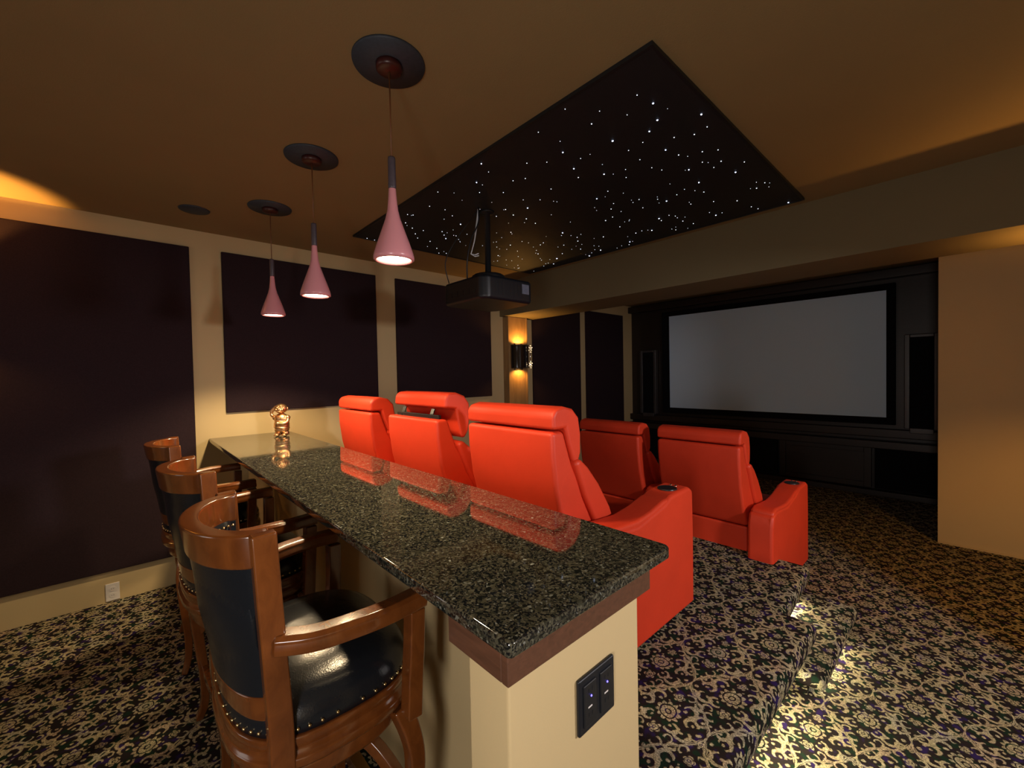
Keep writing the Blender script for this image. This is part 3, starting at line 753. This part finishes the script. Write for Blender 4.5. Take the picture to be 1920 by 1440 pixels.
# ------------------------------------------------------------------ bar stools
def make_stool(label):
    t = thing('bar_stool', label, 'bar stool', (0, 0, 0), 0, 'wooden swivel bar stools along the bar')
    W_ = 'amberwood'
    # curved crest rail
    N = 28
    def arcp(z, ax=.145, by=.222, x0=-.100, a0=0, a1=PI, n=N):
        return [Vector((x0-ax*math.sin(a0+(a1-a0)*i/n), by*math.cos(a0+(a1-a0)*i/n), z)) for i in range(n+1)]
    def rake(bm_):
        for v in bm_.verts:
            k_ = 1-.42*max(0, min(1, (1.19-v.co.z)/.42))
            v.co.x = -.100+(v.co.x+.100)*k_
    bm = sweep(bmesh.new(), arcp(1.152, .125, .205), rect(.042, .076)); rake(bm); obj('crest_rail', bm, W_, t, bevel=.006)
    bm = sweep(bmesh.new(), arcp(.972, .128, .212), rect(.022, .300)); rake(bm); obj('back_panel', bm, 'blackleather', t, bevel=.004)
    # padded inside of the back
    path = arcp(.975, .108, .188, n=N)
    pad = sweep(bmesh.new(), path[2:-2], [(-.012, -.135), (.010, -.14), (.030, -.10), (.036, 0), (.030, .10), (.010, .145), (-.012, .145)])
    rake(pad)
    obj('back_cushion', pad, 'blackleather', t, smooth=True)
    bm = bmesh.new(); ball(bm, (0, 0, 0), .0042, 8, 6)
    nail = obj('nail_head', bm, 'brass', t, smooth=True); first = True
    spots = [tuple(p) for p in arcp(1.108, .088, .170, n=22)[1:-1]]
    oo = [(.045+.225*.99*math.copysign(abs(math.cos(2*PI*i/58))**(2/2.9), math.cos(2*PI*i/58)), .272*.99*math.copysign(abs(math.sin(2*PI*i/58))**(2/2.9), math.sin(2*PI*i/58))) for i in range(58)]
    spots += [(x, y, .745) for x, y in oo]
    for p in spots:
        n_ = nail if first else nail.copy()
        if not first: C.objects.link(n_); n_.parent = t
        n_.location = p; first = False
    bm = sweep(bmesh.new(), arcp(.797, .125, .212), rect(.030, .055)); rake(bm); obj('lower_back_rail', bm, W_, t, bevel=.005)
    # rear posts, slightly splayed towards the seat frame
    for s in (-1, 1):
        path = smoothpath([(-.118, s*.228, 1.192), (-.112, s*.232, 1.05), (-.105, s*.238, .90), (-.10, s*.246, .76), (-.10, s*.25, .645)], 4)
        obj('rear_post', sweep(bmesh.new(), path, rect(.034, .050), up=Vector((1, 0, 0))), W_, t, bevel=.005)
    # arms and front posts
    for s in (-1, 1):
        path = smoothpath([(-.098, s*.236, .948), (-.03, s*.272, .945), (.05, s*.296, .950), (.13, s*.304, .952), (.225, s*.296, .954)], 6)
        obj('armrest', sweep(bmesh.new(), path, [(-.026, -.020), (.026, -.020), (.029, -.006), (.025, .004), (.027, .012), (.018, .021), (-.018, .021), (-.027, .012), (-.025, .004), (-.029, -.006)]), W_, t, bevel=.002, segs=2)
        path = smoothpath([(.207, s*.292, .926), (.205, s*.290, .84), (.200, s*.286, .74), (.196, s*.284, .645)], 4)
        obj('front_post', sweep(bmesh.new(), path, [(-.022, -.020), (.022, -.020), (.022, .020), (.012, .024), (0, .020), (-.012, .024), (-.022, .020)], up=Vector((1, 0, 0))), W_, t, bevel=.004)
    # rounded seat outline
    def outline(k=1.0, n=40):
        out = []
        for i in range(n):
            a = 2*PI*i/n; c, s_ = math.cos(a), math.sin(a)
            e = 2/2.9
            out.append((.045+.225*k*math.copysign(abs(c)**e, c), .272*k*math.copysign(abs(s_)**e, s_)))
        return out
    def slab(levels):
        bm = bmesh.new(); rings = [[bm.verts.new((x, y, z)) for x, y in outline(k)] for k, z in levels]
        for a, b_ in zip(rings, rings[1:]):
            for i in range(len(a)): bm.faces.new((a[i], a[(i+1) % len(a)], b_[(i+1) % len(a)], b_[i]))
        bm.faces.new(rings[0][::-1]); bm.faces.new(rings[-1]); return bm
    obj('seat_frame', slab([(.90, .655), (1.0, .657), (1.03, .668), (1.03, .684), (1.0, .690), (.985, .700), (1.0, .712), (1.01, .722), (1.0, .730), (.9, .731)]), W_, t, smooth=False, bevel=.003)
    s_ = obj('seat_cushion', slab([(.90, .728), (.975, .730), (.985, .748), (.965, .772), (.90, .796), (.76, .815), (.52, .826), (.25, .831), (.05, .832)]), 'blackleather', t, smooth=True)
    obj('swivel_ring', slab([(.72, .585), (.86, .588), (.90, .600), (.90, .632), (.86, .645), (.72, .648)]), W_, t, bevel=.003)
    # four curved legs
    for sx, sy in ((1, 1), (1, -1), (-1, 1), (-1, -1)):
        x0, y0 = (.185, .235) if sx > 0 else (-.085, .215)
        ex, ey = sx*.6, sy*.8
        pts = [(x0, sy*y0, .645), (x0+ex*.030, sy*y0+ey*.030, .58), (x0+ex*.045, sy*y0+ey*.040, .50), (x0+ex*.030, sy*y0+ey*.028, .36), (x0+ex*.008, sy*y0+ey*.005, .20), (x0+ex*.012, sy*y0+ey*.010, .08), (x0+ex*.045, sy*y0+ey*.035, .0)]
        P = smoothpath(pts, 5)
        def sect(i, n=len(P)):
            q = 1-abs(i/(n-1))*.45
            return rect(.052*q, .050*q)
        obj('leg', sweep(bmesh.new(), P, sect, up=Vector((1, 0, 0))), W_, t, bevel=.006)
    # arched cross braces and foot rail
    for a, b_ in (((.20, .26), (-.09, -.235)), ((.20, -.26), (-.09, .235))):
        m_ = ((a[0]+b_[0])/2, (a[1]+b_[1])/2)
        P = smoothpath([(a[0], a[1], .40), (a[0]*.6+m_[0]*.4, a[1]*.6, .52), (m_[0], m_[1], .560), (b_[0]*.6+m_[0]*.4, b_[1]*.6, .52), (b_[0], b_[1], .40)], 6)
        obj('arched_brace', sweep(bmesh.new(), P, rect(.030, .034)), W_, t, bevel=.004)
    for pts in (((.20, .245), (.20, -.245)), ((-.085, .225), (-.085, -.225)), ((.20, .245), (-.085, .225)), ((.20, -.245), (-.085, -.225))):
        (xa, ya), (xb, yb) = pts
        P = [Vector((xa, ya, .235)), Vector((xb, yb, .235))]
        obj('foot_rail', sweep(bmesh.new(), P, rect(.030, .036)), W_, t, bevel=.004)
    obj('foot_plate', B(.186, .220, -.18, .18, .252, .256), 'brass', t)
    return t
st0 = make_stool('cherry wood bar stool nearest the camera, with black leather seat and brass nails')
st0.location = (.325, 1.262, 0)
s2 = copy_tree(st0); s2.location = (.315, 2.10, 0); s2.rotation_euler = (0, 0, math.radians(2))
s2['label'] = 'cherry wood bar stool in the middle of the three along the bar'
s3 = copy_tree(st0); s3.location = (.300, 2.985, 0); s3.rotation_euler = (0, 0, math.radians(-3))
s3['label'] = 'cherry wood bar stool farthest from the camera, by the dark fabric wall'
